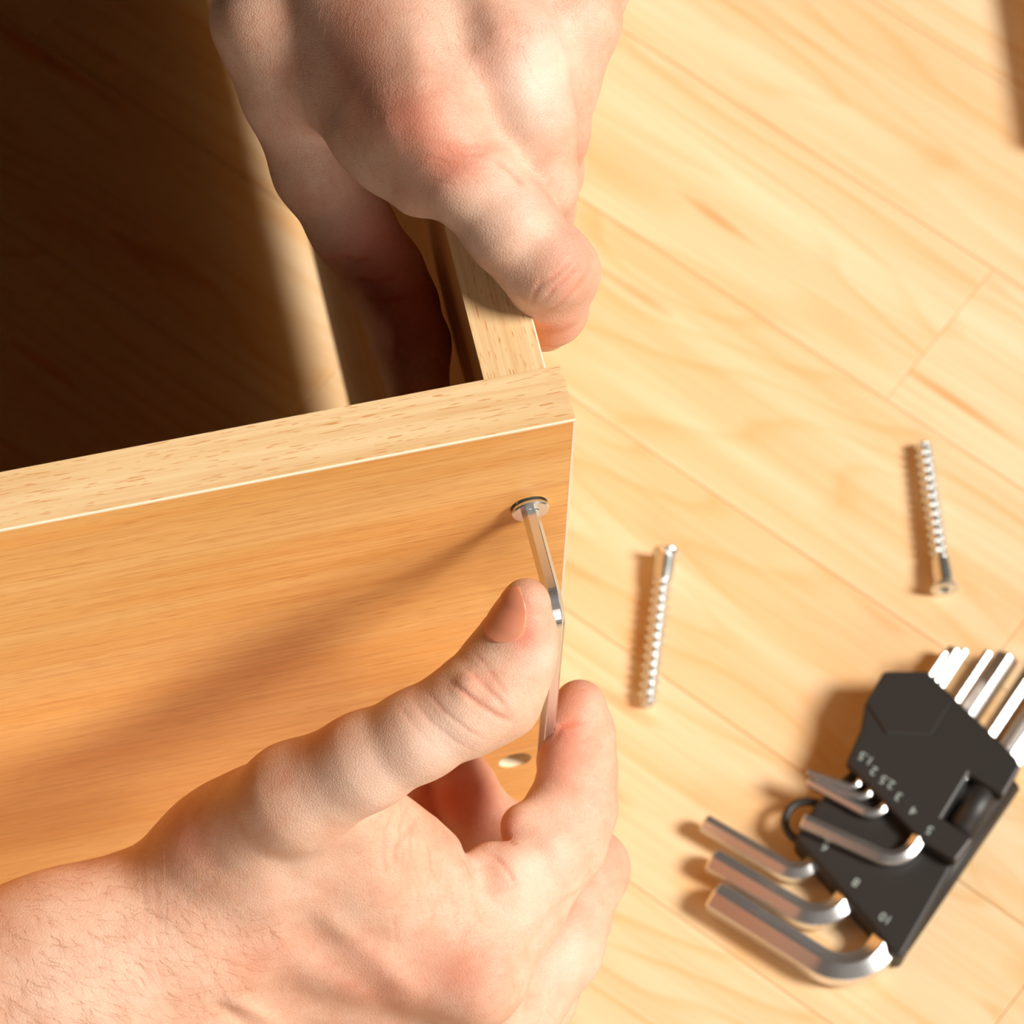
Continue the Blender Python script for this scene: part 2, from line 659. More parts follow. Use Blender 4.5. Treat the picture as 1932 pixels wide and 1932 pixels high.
# ------------------------------------------------------------------ hex keys
def hex_profile(r, binormal, rot):
    bn = np.asarray(binormal, float)

    def fn(i, t):
        s = np.cross(bn, t)
        s /= np.linalg.norm(s)
        return [r * (math.cos(rot + k * math.pi / 3) * s + math.sin(rot + k * math.pi / 3) * bn) for k in range(6)]
    return fn


def bend_path(a, corner, c, rad, n=18):
    a, corner, c = (np.asarray(p, float) for p in (a, corner, c))
    u = (a - corner) / np.linalg.norm(a - corner)
    w = (c - corner) / np.linalg.norm(c - corner)
    ang = math.acos(np.clip(u @ w, -1, 1))
    tl = rad / math.tan(ang / 2)
    bis = (u + w) / np.linalg.norm(u + w)
    cen = corner + bis * rad / math.sin(ang / 2)
    p0, p1 = corner + u * tl, corner + w * tl
    e0, e1 = (p0 - cen) / rad, (p1 - cen) / rad
    tot = math.acos(np.clip(e0 @ e1, -1, 1))
    out = [a]
    for i in range(n + 1):
        t = i / n
        out.append(cen + rad * (math.sin((1 - t) * tot) * e0 + math.sin(t * tot) * e1) / math.sin(tot))
    out.append(c)
    return out


def hex_key(a, corner, c, flats, rad, label, group=None, rot=math.pi / 2):
    path = bend_path(a, corner, c, rad)
    u = np.asarray(path[0]) - np.asarray(corner)
    w = np.asarray(path[-1]) - np.asarray(corner)
    bn = np.cross(u, w)
    bn /= np.linalg.norm(bn)
    if bn[2] < 0:
        bn = -bn
    R_ = flats / math.sqrt(3)
    # chamfered ends
    d0 = (path[1] - path[0]) / np.linalg.norm(path[1] - path[0])
    d1 = (path[-2] - path[-1]) / np.linalg.norm(path[-2] - path[-1])
    ch = flats * 0.07
    path = [path[0], path[0] + d0 * ch] + path[1:-1] + [path[-1] + d1 * ch, path[-1]]
    nP = len(path)
    base = hex_profile(1.0, bn, rot)

    def fn(i, t):
        s = R_ * (0.86 if i in (0, nP - 1) else 1.0)
        return [p * s for p in base(i, t)]
    v, f_ = sweep(path, fn)
    o = mesh_obj('hex_key', v, f_, M['steel'], None, origin=path[0])
    bevel(o, flats * 0.035, 1, 25)
    return tag(o, label, 'hex key', group)


KX, KY = -11.1, -32.6
hex_key((KX, -1.2, 337.2), (KX, KY, 339.6), (KX - 0.6, KY + 0.3, 250.0), 4.0, 6.0,
        'chrome hex key turned by thumb and index finger, set in the screw head', None, math.pi / 6)

# ------------------------------------------------------------------ folding hex key holder
def zp(x, y, z):
    return at(1280 + x / 2.684, 1180 + y / 2.684, 'z', z)


holder = empty('hex_key_holder', tuple(zp(1200, 900, 0)))
tag(holder, 'black plastic folding holder with a fan of chrome hex keys', 'key holder')
ZL, ZU = 12.2, 17.5
low = [zp(x, y, ZL)[:2] for x, y in ((690, 905), (590, 1075), (960, 1500), (1085, 1665), (1135, 1680), (1400, 1215), (1655, 862), (1300, 500), (900, 700))]
o = mesh_obj('lower_body', *prism(low, 0.2, ZL), M['plastic'], holder)
bevel(o, 2.2, 3)
upp = [zp(x, y, ZU)[:2] for x, y in ((1040, 228), (1262, 228), (1712, 665), (1735, 715), (1645, 868), (1472, 752), (1338, 972), (1495, 1078), (1402, 1198), (1232, 1090), (850, 690), (925, 520), (945, 390))]
o = mesh_obj('upper_body', *prism(upp, ZL + 0.3, ZU), M['plastic'], holder)
bevel(o, 1.0, 2)
boss = [zp(x, y, ZU + 0.7)[:2] for x, y in ((1046, 234), (1258, 234), (1380, 390), (1277, 555), (1052, 545), (951, 390))]
o = mesh_obj('raised_hexagon', *prism(boss, ZU - 0.2, ZU + 0.7), M['plastic'], holder)
bevel(o, 0.3, 1)


def tube(path, r, n=16):
    def fn(i, t):
        u = np.cross(t, (0, 0, 1.0))
        u /= np.linalg.norm(u)
        w = np.cross(u, t)
        return [r * (math.cos(2 * math.pi * k / n) * u + math.sin(2 * math.pi * k / n) * w) for k in range(n)]
    return sweep(path, fn)


o = mesh_obj('hinge_barrel', *tube([zp(1398, 1075, 11.0), zp(1602, 765, 11.0)], 5.4, 28), M['plastic'], holder, True)
o = mesh_obj('spine', *tube([zp(1098, 1600, 5.9), zp(1655, 790, 5.9)], 5.6, 28), M['plastic'], holder, True)
lp = [zp(x, y, 8.0) for x, y in ((720, 905), (660, 893), (605, 900), (562, 930), (540, 985), (552, 1040), (590, 1082), (640, 1110))]
pp = []
for i in range(len(lp) - 1):
    for k in range(4):
        p0, p1, p2, p3 = lp[max(i - 1, 0)], lp[i], lp[i + 1], lp[min(i + 2, len(lp) - 1)]
        t = k / 4
        pp.append(0.5 * ((2 * p1) + (-p0 + p2) * t + (2 * p0 - 5 * p1 + 4 * p2 - p3) * t * t + (-p0 + 3 * p1 - 3 * p2 + p3) * t ** 3))
pp.append(lp[-1])
mesh_obj('ring_loop', *tube(pp, 1.4, 12), M['plastic'], holder, True)

GK = 'hex keys in the holder'
keyspec = [
    (10, (170, 1370), (900, 1828), (2032, 140), 5.9, 15.0, 'largest chrome hex key, lowest and thickest in the holder'),
    (8, (160, 1190), (750, 1534), (1669, 163), 6.0, 11.5, 'second thickest chrome hex key, just above the largest one'),
    (6, (125, 1000), (629, 1291), (1405, 130), 6.0, 8.0, 'third thickest hex key, its short arm free beside the ring loop'),
    (5, (625, 992), (1125, 1218), (1864, 116), 14.5, 9.5, 'hex key whose short arm lies across the black lower body'),
    (3, (655, 790), (1004, 979), (1570, 136), 14.5, 5.5, 'thin hex key, longest short arm of the three smallest'),
    (2.5, (690, 790), (947, 882), (1450, 125), 14.5, 4.5, 'thin hex key between the thinnest and the third smallest'),
    (2, (650, 745), (894, 827), (1350, 137), 14.5, 3.5, 'thinnest hex key at the top left of the holder'),
]
for fl, a, cn, c, z, rad, lab in keyspec:
    hex_key(zp(*a, z), zp(*cn, z), zp(*c, z), fl, rad, lab, GK, math.pi / 2)

tr = zp(920, 650, ZU) - zp(985, 690, ZU)
tang = math.atan2(tr[1], tr[0])
for s, x, y, z in (('1.5', 950, 672, ZU), ('2', 990, 735, ZU), ('2.5', 1058, 792, ZU), ('3', 1115, 865, ZU), ('4', 1190, 938, ZU), ('5', 1272, 1035, ZU),
                   ('6', 742, 1120, ZL), ('8', 900, 1300, ZL), ('10', 1050, 1482, ZL)):
    cu = bpy.data.curves.new('size_number', 'FONT')
    cu.body = s
    cu.size = 4.4 * MM
    cu.align_x = 'CENTER'
    cu.align_y = 'CENTER'
    cu.extrude = 0.02 * MM
    cu.offset = 0.0
    tmp = bpy.data.objects.new('size_number', cu)
    COL.objects.link(tmp)
    bpy.context.view_layer.update()
    me = bpy.data.meshes.new_from_object(tmp.evaluated_get(bpy.context.evaluated_depsgraph_get()))
    bpy.data.objects.remove(tmp)
    me.materials.clear()
    me.materials.append(M['print'])
    o = bpy.data.objects.new('size_number', me)
    COL.objects.link(o)
    o.parent = holder
    p = zp(x, y, z + 0.04)
    o.location = Vector([q * MM for q in p]) - holder.location
    o.rotation_euler = (0, 0, tang)

# ------------------------------------------------------------------ hands: implicit surfaces turned into one skin mesh each
def J(px, py, d):
    return at(px, py, 'd', d)


def smin(a, b_, k):
    h = np.maximum(k - np.abs(a - b_), 0.0) / k
    return np.minimum(a, b_) - h * h * k * 0.25


def cone(P, a, b_, ra, rb, flat=None):
    ab = b_ - a
    q = P - a
    t = np.clip(q @ ab / (ab @ ab), 0, 1)
    q = q - t[:, None] * ab
    if flat is not None:
        n_, s = flat
        n_ = np.asarray(n_, float)
        n_ = n_ / np.linalg.norm(n_)
        q = q + np.outer((q @ n_) * (s - 1.0), n_)
    return np.sqrt((q * q).sum(1)) - (ra + (rb - ra) * t)


def chain(P, pts, k=3.0):
    """pts: list of (xyz, radius)"""
    D = None
    for (a, ra), (b_, rb) in zip(pts[:-1], pts[1:]):
        d = cone(P, a, b_, ra, rb)
        D = d if D is None else smin(D, d, k)
    return D


def box_sd(P, lo, hi):
    lo, hi = np.asarray(lo, float), np.asarray(hi, float)
    c, h = (lo + hi) / 2, (hi - lo) / 2
    q = np.abs(P - c) - h
    return np.sqrt((np.maximum(q, 0) ** 2).sum(1)) + np.minimum(q.max(1), 0)


def surface_nets(V, org, h):
    nx, ny, nz = V.shape
    S = V < 0
    cnt = np.zeros((nx - 1, ny - 1, nz - 1), np.int8)
    for dx in (0, 1):
        for dy in (0, 1):
            for dz in (0, 1):
                cnt += S[dx:nx - 1 + dx, dy:ny - 1 + dy, dz:nz - 1 + dz]
    ci = np.argwhere((cnt > 0) & (cnt < 8))
    acc = np.zeros((len(ci), 3))
    num = np.zeros(len(ci))
    for ax in range(3):
        o1, o2 = [i for i in range(3) if i != ax]
        for a in (0, 1):
            for b_ in (0, 1):
                off = np.zeros(3, int)
                off[o1], off[o2] = a, b_
                p = ci + off
                q = p.copy()
                q[:, ax] += 1
                va = V[p[:, 0], p[:, 1], p[:, 2]]
                vb = V[q[:, 0], q[:, 1], q[:, 2]]
                mk = (va < 0) != (vb < 0)
                t = np.where(mk, va / np.where(mk, va - vb, 1), 0)
                pt = p.astype(float)
                pt[:, ax] += t
                acc[mk] += pt[mk]
                num[mk] += 1
    verts = acc / num[:, None] * h + org
    idx = -np.ones(cnt.shape, np.int32)
    idx[ci[:, 0], ci[:, 1], ci[:, 2]] = np.arange(len(ci))
    faces = []
    for ax in range(3):
        o1, o2 = [(1, 2), (2, 0), (0, 1)][ax]
        sl0 = [slice(None)] * 3
        sl1 = [slice(None)] * 3
        sl0[ax], sl1[ax] = slice(0, -1), slice(1, None)
        A, B = S[tuple(sl0)], S[tuple(sl1)]
        e = np.argwhere(A != B)
        e = e[(e[:, o1] > 0) & (e[:, o2] > 0) & (e[:, o1] < V.shape[o1] - 1) & (e[:, o2] < V.shape[o2] - 1)]
        quad = []
        for d1, d2 in ((1, 1), (0, 1), (0, 0), (1, 0)):
            c = e.copy()
            c[:, o1] -= d1
            c[:, o2] -= d2
            quad.append(idx[c[:, 0], c[:, 1], c[:, 2]])
        quad = np.stack(quad, 1)
        inside = A[e[:, 0], e[:, 1], e[:, 2]]
        quad[~inside] = quad[~inside][:, ::-1]
        faces.append(quad)
    faces = np.concatenate(faces)
    return verts, faces[(faces >= 0).all(1)]


def grad(F, P, e=0.15):
    g = np.stack([F(P + np.eye(3)[i] * e) - F(P - np.eye(3)[i] * e) for i in range(3)], 1)
    n_ = np.linalg.norm(g, axis=1, keepdims=True)
    return g / np.maximum(n_, 1e-9), n_[:, 0] / (2 * e)


def vnormals(v, f_):
    n_ = np.cross(v[f_[:, 2]] - v[f_[:, 0]], v[f_[:, 3]] - v[f_[:, 1]])
    out = np.zeros_like(v)
    for k in range(4):
        for c in range(3):
            out[:, c] += np.bincount(f_[:, k], n_[:, c], len(v))
    return out / np.maximum(np.linalg.norm(out, axis=1, keepdims=True), 1e-9)


def mesh_field(F, lo, hi, h):
    lo, hi = np.asarray(lo, float), np.asarray(hi, float)
    K = 4
    H = h * K
    n_ = np.ceil((hi - lo) / H).astype(int) + 1
    ax = [lo[i] + H * (np.arange(n_[i]) + 0.5) for i in range(3)]
    G = np.stack(np.meshgrid(*ax, indexing='ij'), -1).reshape(-1, 3).astype(np.float32)
    C = np.concatenate([F(c) for c in np.array_split(G, max(1, len(G) // 60000))]).reshape(n_)
    near = np.abs(C) < H * 1.05 + 0.6
    V = np.repeat(np.repeat(np.repeat(np.where(C < 0, -9.0, 9.0).astype(np.float32), K, 0), K, 1), K, 2)
    ci = np.argwhere(near)
    sub = np.stack(np.meshgrid(*[np.arange(K)] * 3, indexing='ij'), -1).reshape(-1, 3)
    for part in np.array_split(ci, max(1, len(ci) // 1000)):
        ii = (part[:, None, :] * K + sub[None]).reshape(-1, 3)
        P = (lo + (ii + 0.5) * h).astype(np.float32)
        V[ii[:, 0], ii[:, 1], ii[:, 2]] = F(P)
    v, f_ = surface_nets(V, lo + 0.5 * h, h)
    for _ in range(2):
        nr = vnormals(v, f_)
        d = np.concatenate([F(c) for c in np.array_split(v.astype(np.float32), max(1, len(v) // 60000))])
        v = v - nr * np.clip(d, -h, h)[:, None] * 0.9
    return v, f_


def lift(F, pts, start=960.0, steps=55):
    """first hit of the camera rays through photograph pixels"""
    d = np.array([ray(*p) for p in pts])
    ln = np.linalg.norm(d, axis=1, keepdims=True)
    d = d / ln
    P = CAM + d * start
    for _ in range(steps):
        s = F(P)
        P = P + d * np.clip(s * 0.8, -3, 12)[:, None]
    ok = np.abs(F(P)) < 0.5
    return P, ok


def dense(poly, step=6.0):
    out = []
    for (x0, y0), (x1, y1) in zip(poly[:-1], poly[1:]):
        n_ = max(1, int(math.hypot(x1 - x0, y1 - y0) / step))
        for i in range(n_):
            out.append((x0 + (x1 - x0) * i / n_, y0 + (y1 - y0) * i / n_))
    out.append(poly[-1])
    return out


def relief(F, v, nrm, marks):
    """press creases (amp > 0) or raise tendons (amp < 0) along curves on the skin"""
    disp = np.zeros(len(v))
    flush = np.zeros(len(v))
    allp = [dense(m_[0]) for m_ in marks]
    P_, ok_ = lift(F, [p for a in allp for p in a])
    pos = 0
    for (poly, amp, w), dp in zip(marks, allp):
        pts, ok = P_[pos:pos + len(dp)], ok_[pos:pos + len(dp)]
        pos += len(dp)
        pts = pts[ok]
        if len(pts) < 2:
            continue
        lo, hi = pts.min(0) - 3 * w, pts.max(0) + 3 * w
        sel = np.where(((v > lo) & (v < hi)).all(1))[0]
        if len(sel) == 0:
            continue
        best = np.full(len(sel), 1e9)
        arg = np.zeros(len(sel), int)
        for i, p in enumerate(pts):
            dd = ((v[sel] - p) ** 2).sum(1)
            mk = dd < best
            best[mk] = dd[mk]
            arg[mk] = i
        # ends of a mark fade out
        tt = arg / max(1, len(pts) - 1)
        fade = np.clip(np.minimum(tt, 1 - tt) * 4 + 0.1, 0, 1)
        disp[sel] += amp * fade * np.exp(-best / (w * w))
        if amp > 0 and w < 1.2:
            flush[sel] = np.maximum(flush[sel], min(0.42, 0.08 + 0.5 * amp) * fade * np.exp(-best / (w * w * 1.3)))
    return v - nrm * disp[:, None], flush


def blobs(F, v, spots):
    out = np.zeros(len(v))
    pts, ok = lift(F, [(s[0], s[1]) for s in spots])
    for (x, y, r, a), p, k in zip(spots, pts, ok):
        if k:
            out += a * np.exp(-((v - p) ** 2).sum(1) / (r * r))
    return np.clip(out, 0, 1)


def hand_object(name, F, lo, hi, h, marks, red, pale, label):
    v, f_ = mesh_field(F, lo, hi, h)
    nrm = vnormals(v, f_)
    v2, flush = relief(F, v, nrm, marks)
    o = mesh_obj(name, v2, f_, M['skin'], None, True, origin=tuple((np.asarray(lo) + np.asarray(hi)) / 2))
    me = o.data
    att = me.color_attributes.new('tone', 'FLOAT_COLOR', 'POINT')
    c = np.ones((len(v), 4), np.float32)
    c[:, 0] = np.clip(blobs(F, v, red) + flush, 0, 0.9)
    c[:, 1] = blobs(F, v, pale)
    c[:, 2] = 0
    att.data.foreach_set('color', c.ravel())
    tag(o, label, 'hand')
    return o, v2, nrm


def hairs(parent, F, n_, region, length, flow, rad=0.045):
    """fine body hairs rooted on the skin inside a pixel polygon"""
    xs = [p[0] for p in region]
    ys = [p[1] for p in region]

    def inside(x, y):
        c = False
        j = len(region) - 1
        for i in range(len(region)):
            xi, yi = region[i]
            xj, yj = region[j]
            if (yi > y) != (yj > y) and x < (xj - xi) * (y - yi) / (yj - yi) + xi:
                c = not c
            j = i
        return c
    px = []
    while len(px) < n_:
        x, y = random.uniform(min(xs), max(xs)), random.uniform(min(ys), max(ys))
        if inside(x, y):
            px.append((x, y))
    P, ok = lift(F, px)
    g, _ = grad(F, P, 0.6)
    V, Fc = [], []
    for p, n0, k, pxy in zip(P, g, ok, px):
        if not k:
            continue
        fx, fy = flow
        ang = random.gauss(0, 0.35)
        dx, dy = fx * math.cos(ang) - fy * math.sin(ang), fx * math.sin(ang) + fy * math.cos(ang)
        d = CR * dx - CU * dy
        d = d - n0 * (d @ n0)
        d /= max(np.linalg.norm(d), 1e-6)
        side = np.cross(d, n0)
        ln = length * random.uniform(0.5, 1.2)
        curl = random.gauss(0, 0.45)
        lift0 = random.uniform(0.12, 0.4)
        path = []
        for i in range(6):
            t = i / 5
            path.append(p + d * ln * t + side * ln * curl * t * t + n0 * (ln * lift0 * t * (1 - 0.65 * t) - 0.15))
        b0 = len(V)
        for i, q in enumerate(path):
            r_ = rad * (1 - 0.8 * i / 5)
            for kk in range(3):
                a = 2 * math.pi * kk / 3
                V.append(q + r_ * (math.cos(a) * side + math.sin(a) * n0))
        for i in range(5):
            for kk in range(3):
                a, b2 = b0 + i * 3 + kk, b0 + i * 3 + (kk + 1) % 3
                Fc.append((a, b2, b2 + 3, a + 3))
    o = mesh_obj('arm_hair', V, Fc, M['hair'], parent)
    tag(o, 'fine light brown hairs on the skin', None, None, 'stuff')
    return o

# ---- right hand (lower): holds the hex key between thumb and index finger
R_TH = [(J(440, 1580, 1118), 14.0), (J(560, 1505, 1100), 14.2), (J(690, 1436, 1088), 12.2), (J(790, 1386, 1082), 11.3), (J(880, 1335, 1080), 11.2), (J(930, 1300, 1081), 11.9), (J(960, 1243, 1081), 10.4), (J(983, 1188, 1078), 8.2), (J(992, 1137, 1075), 6.2)]
R_IN = [(J(900, 1835, 1138), 13.0), (J(975, 1720, 1147), 11.8), (J(1062, 1590, 1156), 11.4), (J(1090, 1525, 1158), 10.2), (J(1092, 1450, 1157), 9.8), (J(1095, 1385, 1153), 8.8), (J(1094, 1332, 1150), 7.2)]
R_MI = [(J(950, 1940, 1158), 12.5), (J(1055, 1790, 1172), 11.5), (J(1108, 1640, 1188), 11.2), (J(1000, 1600, 1200), 10.4), (J(910, 1555, 1203), 9.8), (J(872, 1490, 1198), 9.2), (J(845, 1425, 1190), 8.0)]
R_RI = [(J(900, 2030, 1172), 12.0), (J(1010, 1880, 1190), 11.0), (J(1080, 1730, 1207), 10.6), (J(950, 1660, 1214), 9.8), (J(845, 1590, 1212), 9.4), (J(800, 1520, 1203), 9.0), (J(780, 1460, 1195), 7.5)]
R_LI = [(J(830, 2090, 1188), 11.0), (J(930, 1960, 1206), 9.6), (J(990, 1830, 1220), 9.2), (J(890, 1760, 1224), 8.6), (J(800, 1710, 1220), 8.0), (J(750, 1660, 1212), 6.8)]
_facing = CF * -1.0


def right_hand(P):
    # forearm and wrist
    D = cone(P, J(-700, 2180, 1124), J(-250, 1990, 1130), 35, 31, (CF, 1.12))
    D = smin(D, cone(P, J(-250, 1990, 1130), J(120, 1848, 1134), 31, 27.8, (CF, 1.12)), 8)
    D = smin(D, cone(P, J(120, 1848, 1134), J(350, 1752, 1136), 27.8, 25.6, (CF, 1.1)), 8)
    D = smin(D, cone(P, J(230, 1960, 1146), J(420, 1930, 1150), 22, 21), 10)
    # metacarpals and the body of the palm
    D = smin(D, cone(P, J(380, 1715, 1134), J(890, 1835, 1138), 17, 13.5), 10)
    D = smin(D, cone(P, J(370, 1790, 1146), J(940, 1935, 1157), 18, 13.0), 8)
    D = smin(D, cone(P, J(370, 1860, 1158), J(890, 2025, 1171), 18, 12.5), 8)
    D = smin(D, cone(P, J(360, 1900, 1168), J(820, 2080, 1187), 17, 11.5), 8)
    # thumb base and the web with its first dorsal muscle
    D = smin(D, cone(P, J(400, 1610, 1126), J(640, 1500, 1112), 16, 15), 10)
    D = smin(D, cone(P, J(520, 1640, 1128), J(690, 1600, 1126), 19, 16), 10)
    D = smin(D, cone(P, J(700, 1650, 1128), J(850, 1740, 1136), 15, 12), 9)
    D = smin(D, cone(P, J(690, 1560, 1126), J(792, 1592, 1132), 9.5, 7.6), 8)
    D = smin(D, cone(P, J(838, 1608, 1132), J(850, 1660, 1133), 4.8, 7.0), 4)
    D = smin(D, cone(P, J(893, 1636, 1138), J(905, 1690, 1138), 4.2, 7.0), 3)
    D = smin(D, cone(P, J(925, 1622, 1140), J(945, 1680, 1140), 4.6, 8.0), 3)
    # thenar pad below the thumb (palm side)
    D = smin(D, cone(P, J(560, 1600, 1150), J(700, 1660, 1165), 18, 16), 10)
    for pts, k0, k1 in ((R_TH, 9, 2.0), (R_IN, 7, 1.2), (R_MI, 6, 0.9), (R_RI, 6, 0.9), (R_LI, 6, 0.9)):
        d = chain(P, pts, 4.0)
        if pts is R_TH:
            d = smin(d, cone(P, J(972, 1285, 1082), J(990, 1232, 1080), 6.4, 6.4), 6)
            d = smin(d, cone(P, J(895, 1385, 1085), J(965, 1345, 1084), 5.0, 5.4), 5)
            # joint knuckle fold
            d = smin(d, cone(P, J(866, 1274, 1080), J(884, 1296, 1071), 2.6, 3.0), 3)
            # flattened nail bed
        if pts is R_IN:
            d = smin(d, cone(P, J(990, 1560, 1148), J(1030, 1600, 1146), 6.6, 7.0), 6)
            d = smin(d, cone(P, J(1068, 1420, 1149), J(1076, 1370, 1147), 6.2, 6.0), 5)
            d = smin(d, cone(P, J(1045, 1430, 1159), J(1052, 1390, 1156), 4.0, 4.0), 4)
            d = smin(d, cone(P, J(1040, 1510, 1152), J(1062, 1470, 1151), 6.0, 6.0), 5)
            d = smin(d, cone(P, J(925, 1640, 1142), J(960, 1640, 1140), 6.0, 7.0), 5)
        base = pts[0][0]
        r2 = np.sqrt(((P - base) ** 2).sum(1))
        kk = np.clip(k0 + (k1 - k0) * (r2 - 18) / 26.0, k1, k0)
        D = smin(D, d, kk)
    # the key presses into the pads
    a, b_ = np.array([KX, KY, 345.0]), np.array([KX - 0.6, KY + 0.3, 250.0])
    D = np.maximum(D, -(cone(P, a, b_, 2.05, 2.05)))
    return D


RH_MARKS = [
    ([(845, 1282), (868, 1301), (900, 1327), (936, 1350), (972, 1365)], 0.6, 0.8),
    ([(874, 1256), (895, 1273), (916, 1296), (947, 1327), (962, 1345)], 0.45, 0.6),
    ([(886, 1225), (912, 1250), (935, 1283), (965, 1320)], 0.25, 0.5),
    ([(800, 1300), (840, 1345), (885, 1380), (930, 1400)], 0.25, 0.6),
    ([(770, 1310), (815, 1365), (860, 1400), (900, 1420)], 0.2, 0.6),
    ([(745, 1325), (790, 1380), (830, 1420)], 0.15, 0.6),
    ([(1040, 1400), (1060, 1372), (1082, 1366), (1105, 1368)], 0.45, 0.9),
    ([(948, 1576), (962, 1588), (976, 1594)], 0.5, 0.8),
    ([(905, 1602), (939, 1622), (960, 1648), (975, 1675)], 0.5, 0.7),
    ([(866, 1612), (882, 1632), (892, 1655), (900, 1670)], 0.45, 0.8),
    ([(808, 1592), (814, 1620), (816, 1650)], 0.5, 0.7),
    ([(795, 1540), (770, 1570), (748, 1600), (745, 1650)], 0.4, 0.7),
    ([(800, 1530), (785, 1545), (775, 1580), (778, 1630)], 0.35, 0.6),
    ([(790, 1500), (770, 1520), (755, 1560), (757, 1600)], 0.3, 0.7),
    ([(745, 1530), (725, 1570), (722, 1620), (735, 1670)], 0.2, 0.7),
    ([(570, 1690), (640, 1750), (720, 1812), (800, 1885)], -1.0, 3.8),
    ([(545, 1745), (620, 1810), (700, 1870), (750, 1920)], 0.9, 4.5),
    ([(430, 1880), (480, 1905), (530, 1940)], -1.2, 2.4),
    ([(400, 1890), (455, 1930), (490, 1960)], 0.9, 2.0),
    ([(345, 1570), (395, 1610), (400, 1660)], 0.5, 5.0),
    ([(500, 1610), (540, 1640), (560, 1690)], 0.5, 4.0),
    ([(265, 1600), (272, 1700), (275, 1800), (290, 1900)], 0.07, 0.7),
    ([(285, 1600), (295, 1700), (298, 1800), (312, 1900)], 0.06, 0.7),
    ([(960, 1860), (1010, 1780), (1045, 1720), (1090, 1690), (1122, 1640), (1140, 1590)], 0.9, 1.8),
]
for i in range(26):
    x0 = random.uniform(740, 900)
    y0 = 1590 + random.uniform(0, 130)
    RH_MARKS.append(([(x0, y0), (x0 + random.uniform(-14, 10), y0 + 30), (x0 + random.uniform(-10, 22), y0 + 65)], 0.13, 0.5))
RH_RED = [(1004, 1210, 4.5, 0.35), (985, 1195, 4, 0.4), (1075, 1368, 6, 0.35), (1060, 1440, 8, 0.35), (950, 1565, 6, 0.45), (845, 1590, 4, 0.3), (880, 1850, 12, 0.25),
          (1085, 1300, 6, 0.35), (610, 1385, 7, 0.3), (350, 1580, 9, 0.3), (890, 1480, 14, 0.45), (830, 1520, 10, 0.5), (1170, 1620, 8, 0.2), (700, 1870, 14, 0.28), (500, 1800, 12, 0.2), (900, 1290, 4, 0.25), (990, 1140, 5, 0.2)]
RH_PALE = [(700, 1500, 16, 0.35), (830, 1400, 9, 0.4), (1030, 1240, 5, 0.4), (1000, 1640, 14, 0.35), (150, 1780, 24, 0.25), (1060, 1800, 12, 0.4), (560, 1640, 12, 0.2)]
_pts = np.array([J(-760, 2420, 1120), J(1240, 1040, 1060), J(1240, 1040, 1240), J(-500, 1500, 1240), J(1240, 2300, 1240), J(1240, 2300, 1100), J(-760, 2450, 1085), J(-760, 2000, 1165)])
rh, rh_v, rh_n = hand_object('hand', right_hand, _pts.min(0) - 12, _pts.max(0) + 12, HRES, RH_MARKS, RH_RED, RH_PALE,
                             'right hand and forearm from the lower left, pinching the hex key between thumb and forefinger')

# thumb nail: a curved plate seated on the thumb's back
nc, _ok = lift(right_hand, [(968, 1150)])
ax_t = J(992, 1137, 1075) - J(960, 1243, 1081)
ax_t /= np.linalg.norm(ax_t)
cen = J(984, 1151, 1076.0)
nup = -CF * 0.80 - CR * 0.62 + CU * 0.10
nup = nup - ax_t * (nup @ ax_t)
nup /= np.linalg.norm(nup)
nsd = np.cross(ax_t, nup)


def nail_patch(F, cen, ax_t, nup, nsd, half_l, half_a, rr):
    NU, NV = 22, 20
    tops = []
    for i in range(NU + 1):
        u = -1 + 2 * i / NU
        wfac = (1 - abs(u) ** 3.2 * 0.55) if u < 0 else (1 - abs(u) ** 2.4 * 0.5)
        for j in range(NV + 1):
            w = (-1 + 2 * j / NV)
            a = w * half_a * wfac
            uu = u * (1 - 0.16 * w * w) * half_l
            c0 = cen + ax_t * uu
            d = nup * math.cos(a) + nsd * math.sin(a)
            tops.append((c0 + d * (rr + 10), -d))
    P = np.array([t[0] for t in tops])
    Dr = np.array([t[1] for t in tops])
    for _ in range(60):
        P = P + Dr * np.clip(F(P) * 0.8, -2, 6)[:, None]
    return P, -Dr, NU, NV


NP, ND, NU, NV = nail_patch(right_hand, cen, ax_t, nup, nsd, 7.2, 0.95, 9)
top = NP + ND * 0.22
bot = NP - ND * 0.35
V = np.concatenate([top, bot])
Fc = []
W_ = NV + 1
nT = len(top)
for i in range(NU):
    for j in range(NV):
        a = i * W_ + j
        Fc.append((a, a + 1, a + W_ + 1, a + W_))
        Fc.append((nT + a, nT + a + W_, nT + a + W_ + 1, nT + a + 1))
edge = [i * W_ for i in range(NU + 1)] + [NU * W_ + j for j in range(1, NV + 1)] + [i * W_ + NV for i in range(NU - 1, -1, -1)] + [j for j in range(NV - 1, 0, -1)]
for a, b2 in zip(edge, edge[1:] + edge[:1]):
    Fc.append((a, b2, b2 + nT, a + nT))
mesh_obj('fingernail', V, Fc, M['nail'], rh, True)
# cuticle seam and side folds around the nail
hairs(rh, right_hand, 480, [(-60, 1680), (150, 1625), (300, 1590), (430, 1650), (520, 1760), (420, 1932), (-60, 1932)], 12.0, (0.8, 0.55), 0.032)

# ---- left hand (upper): grips the side board
def Z(px, py, z):
    return at(px, py, 'z', z)


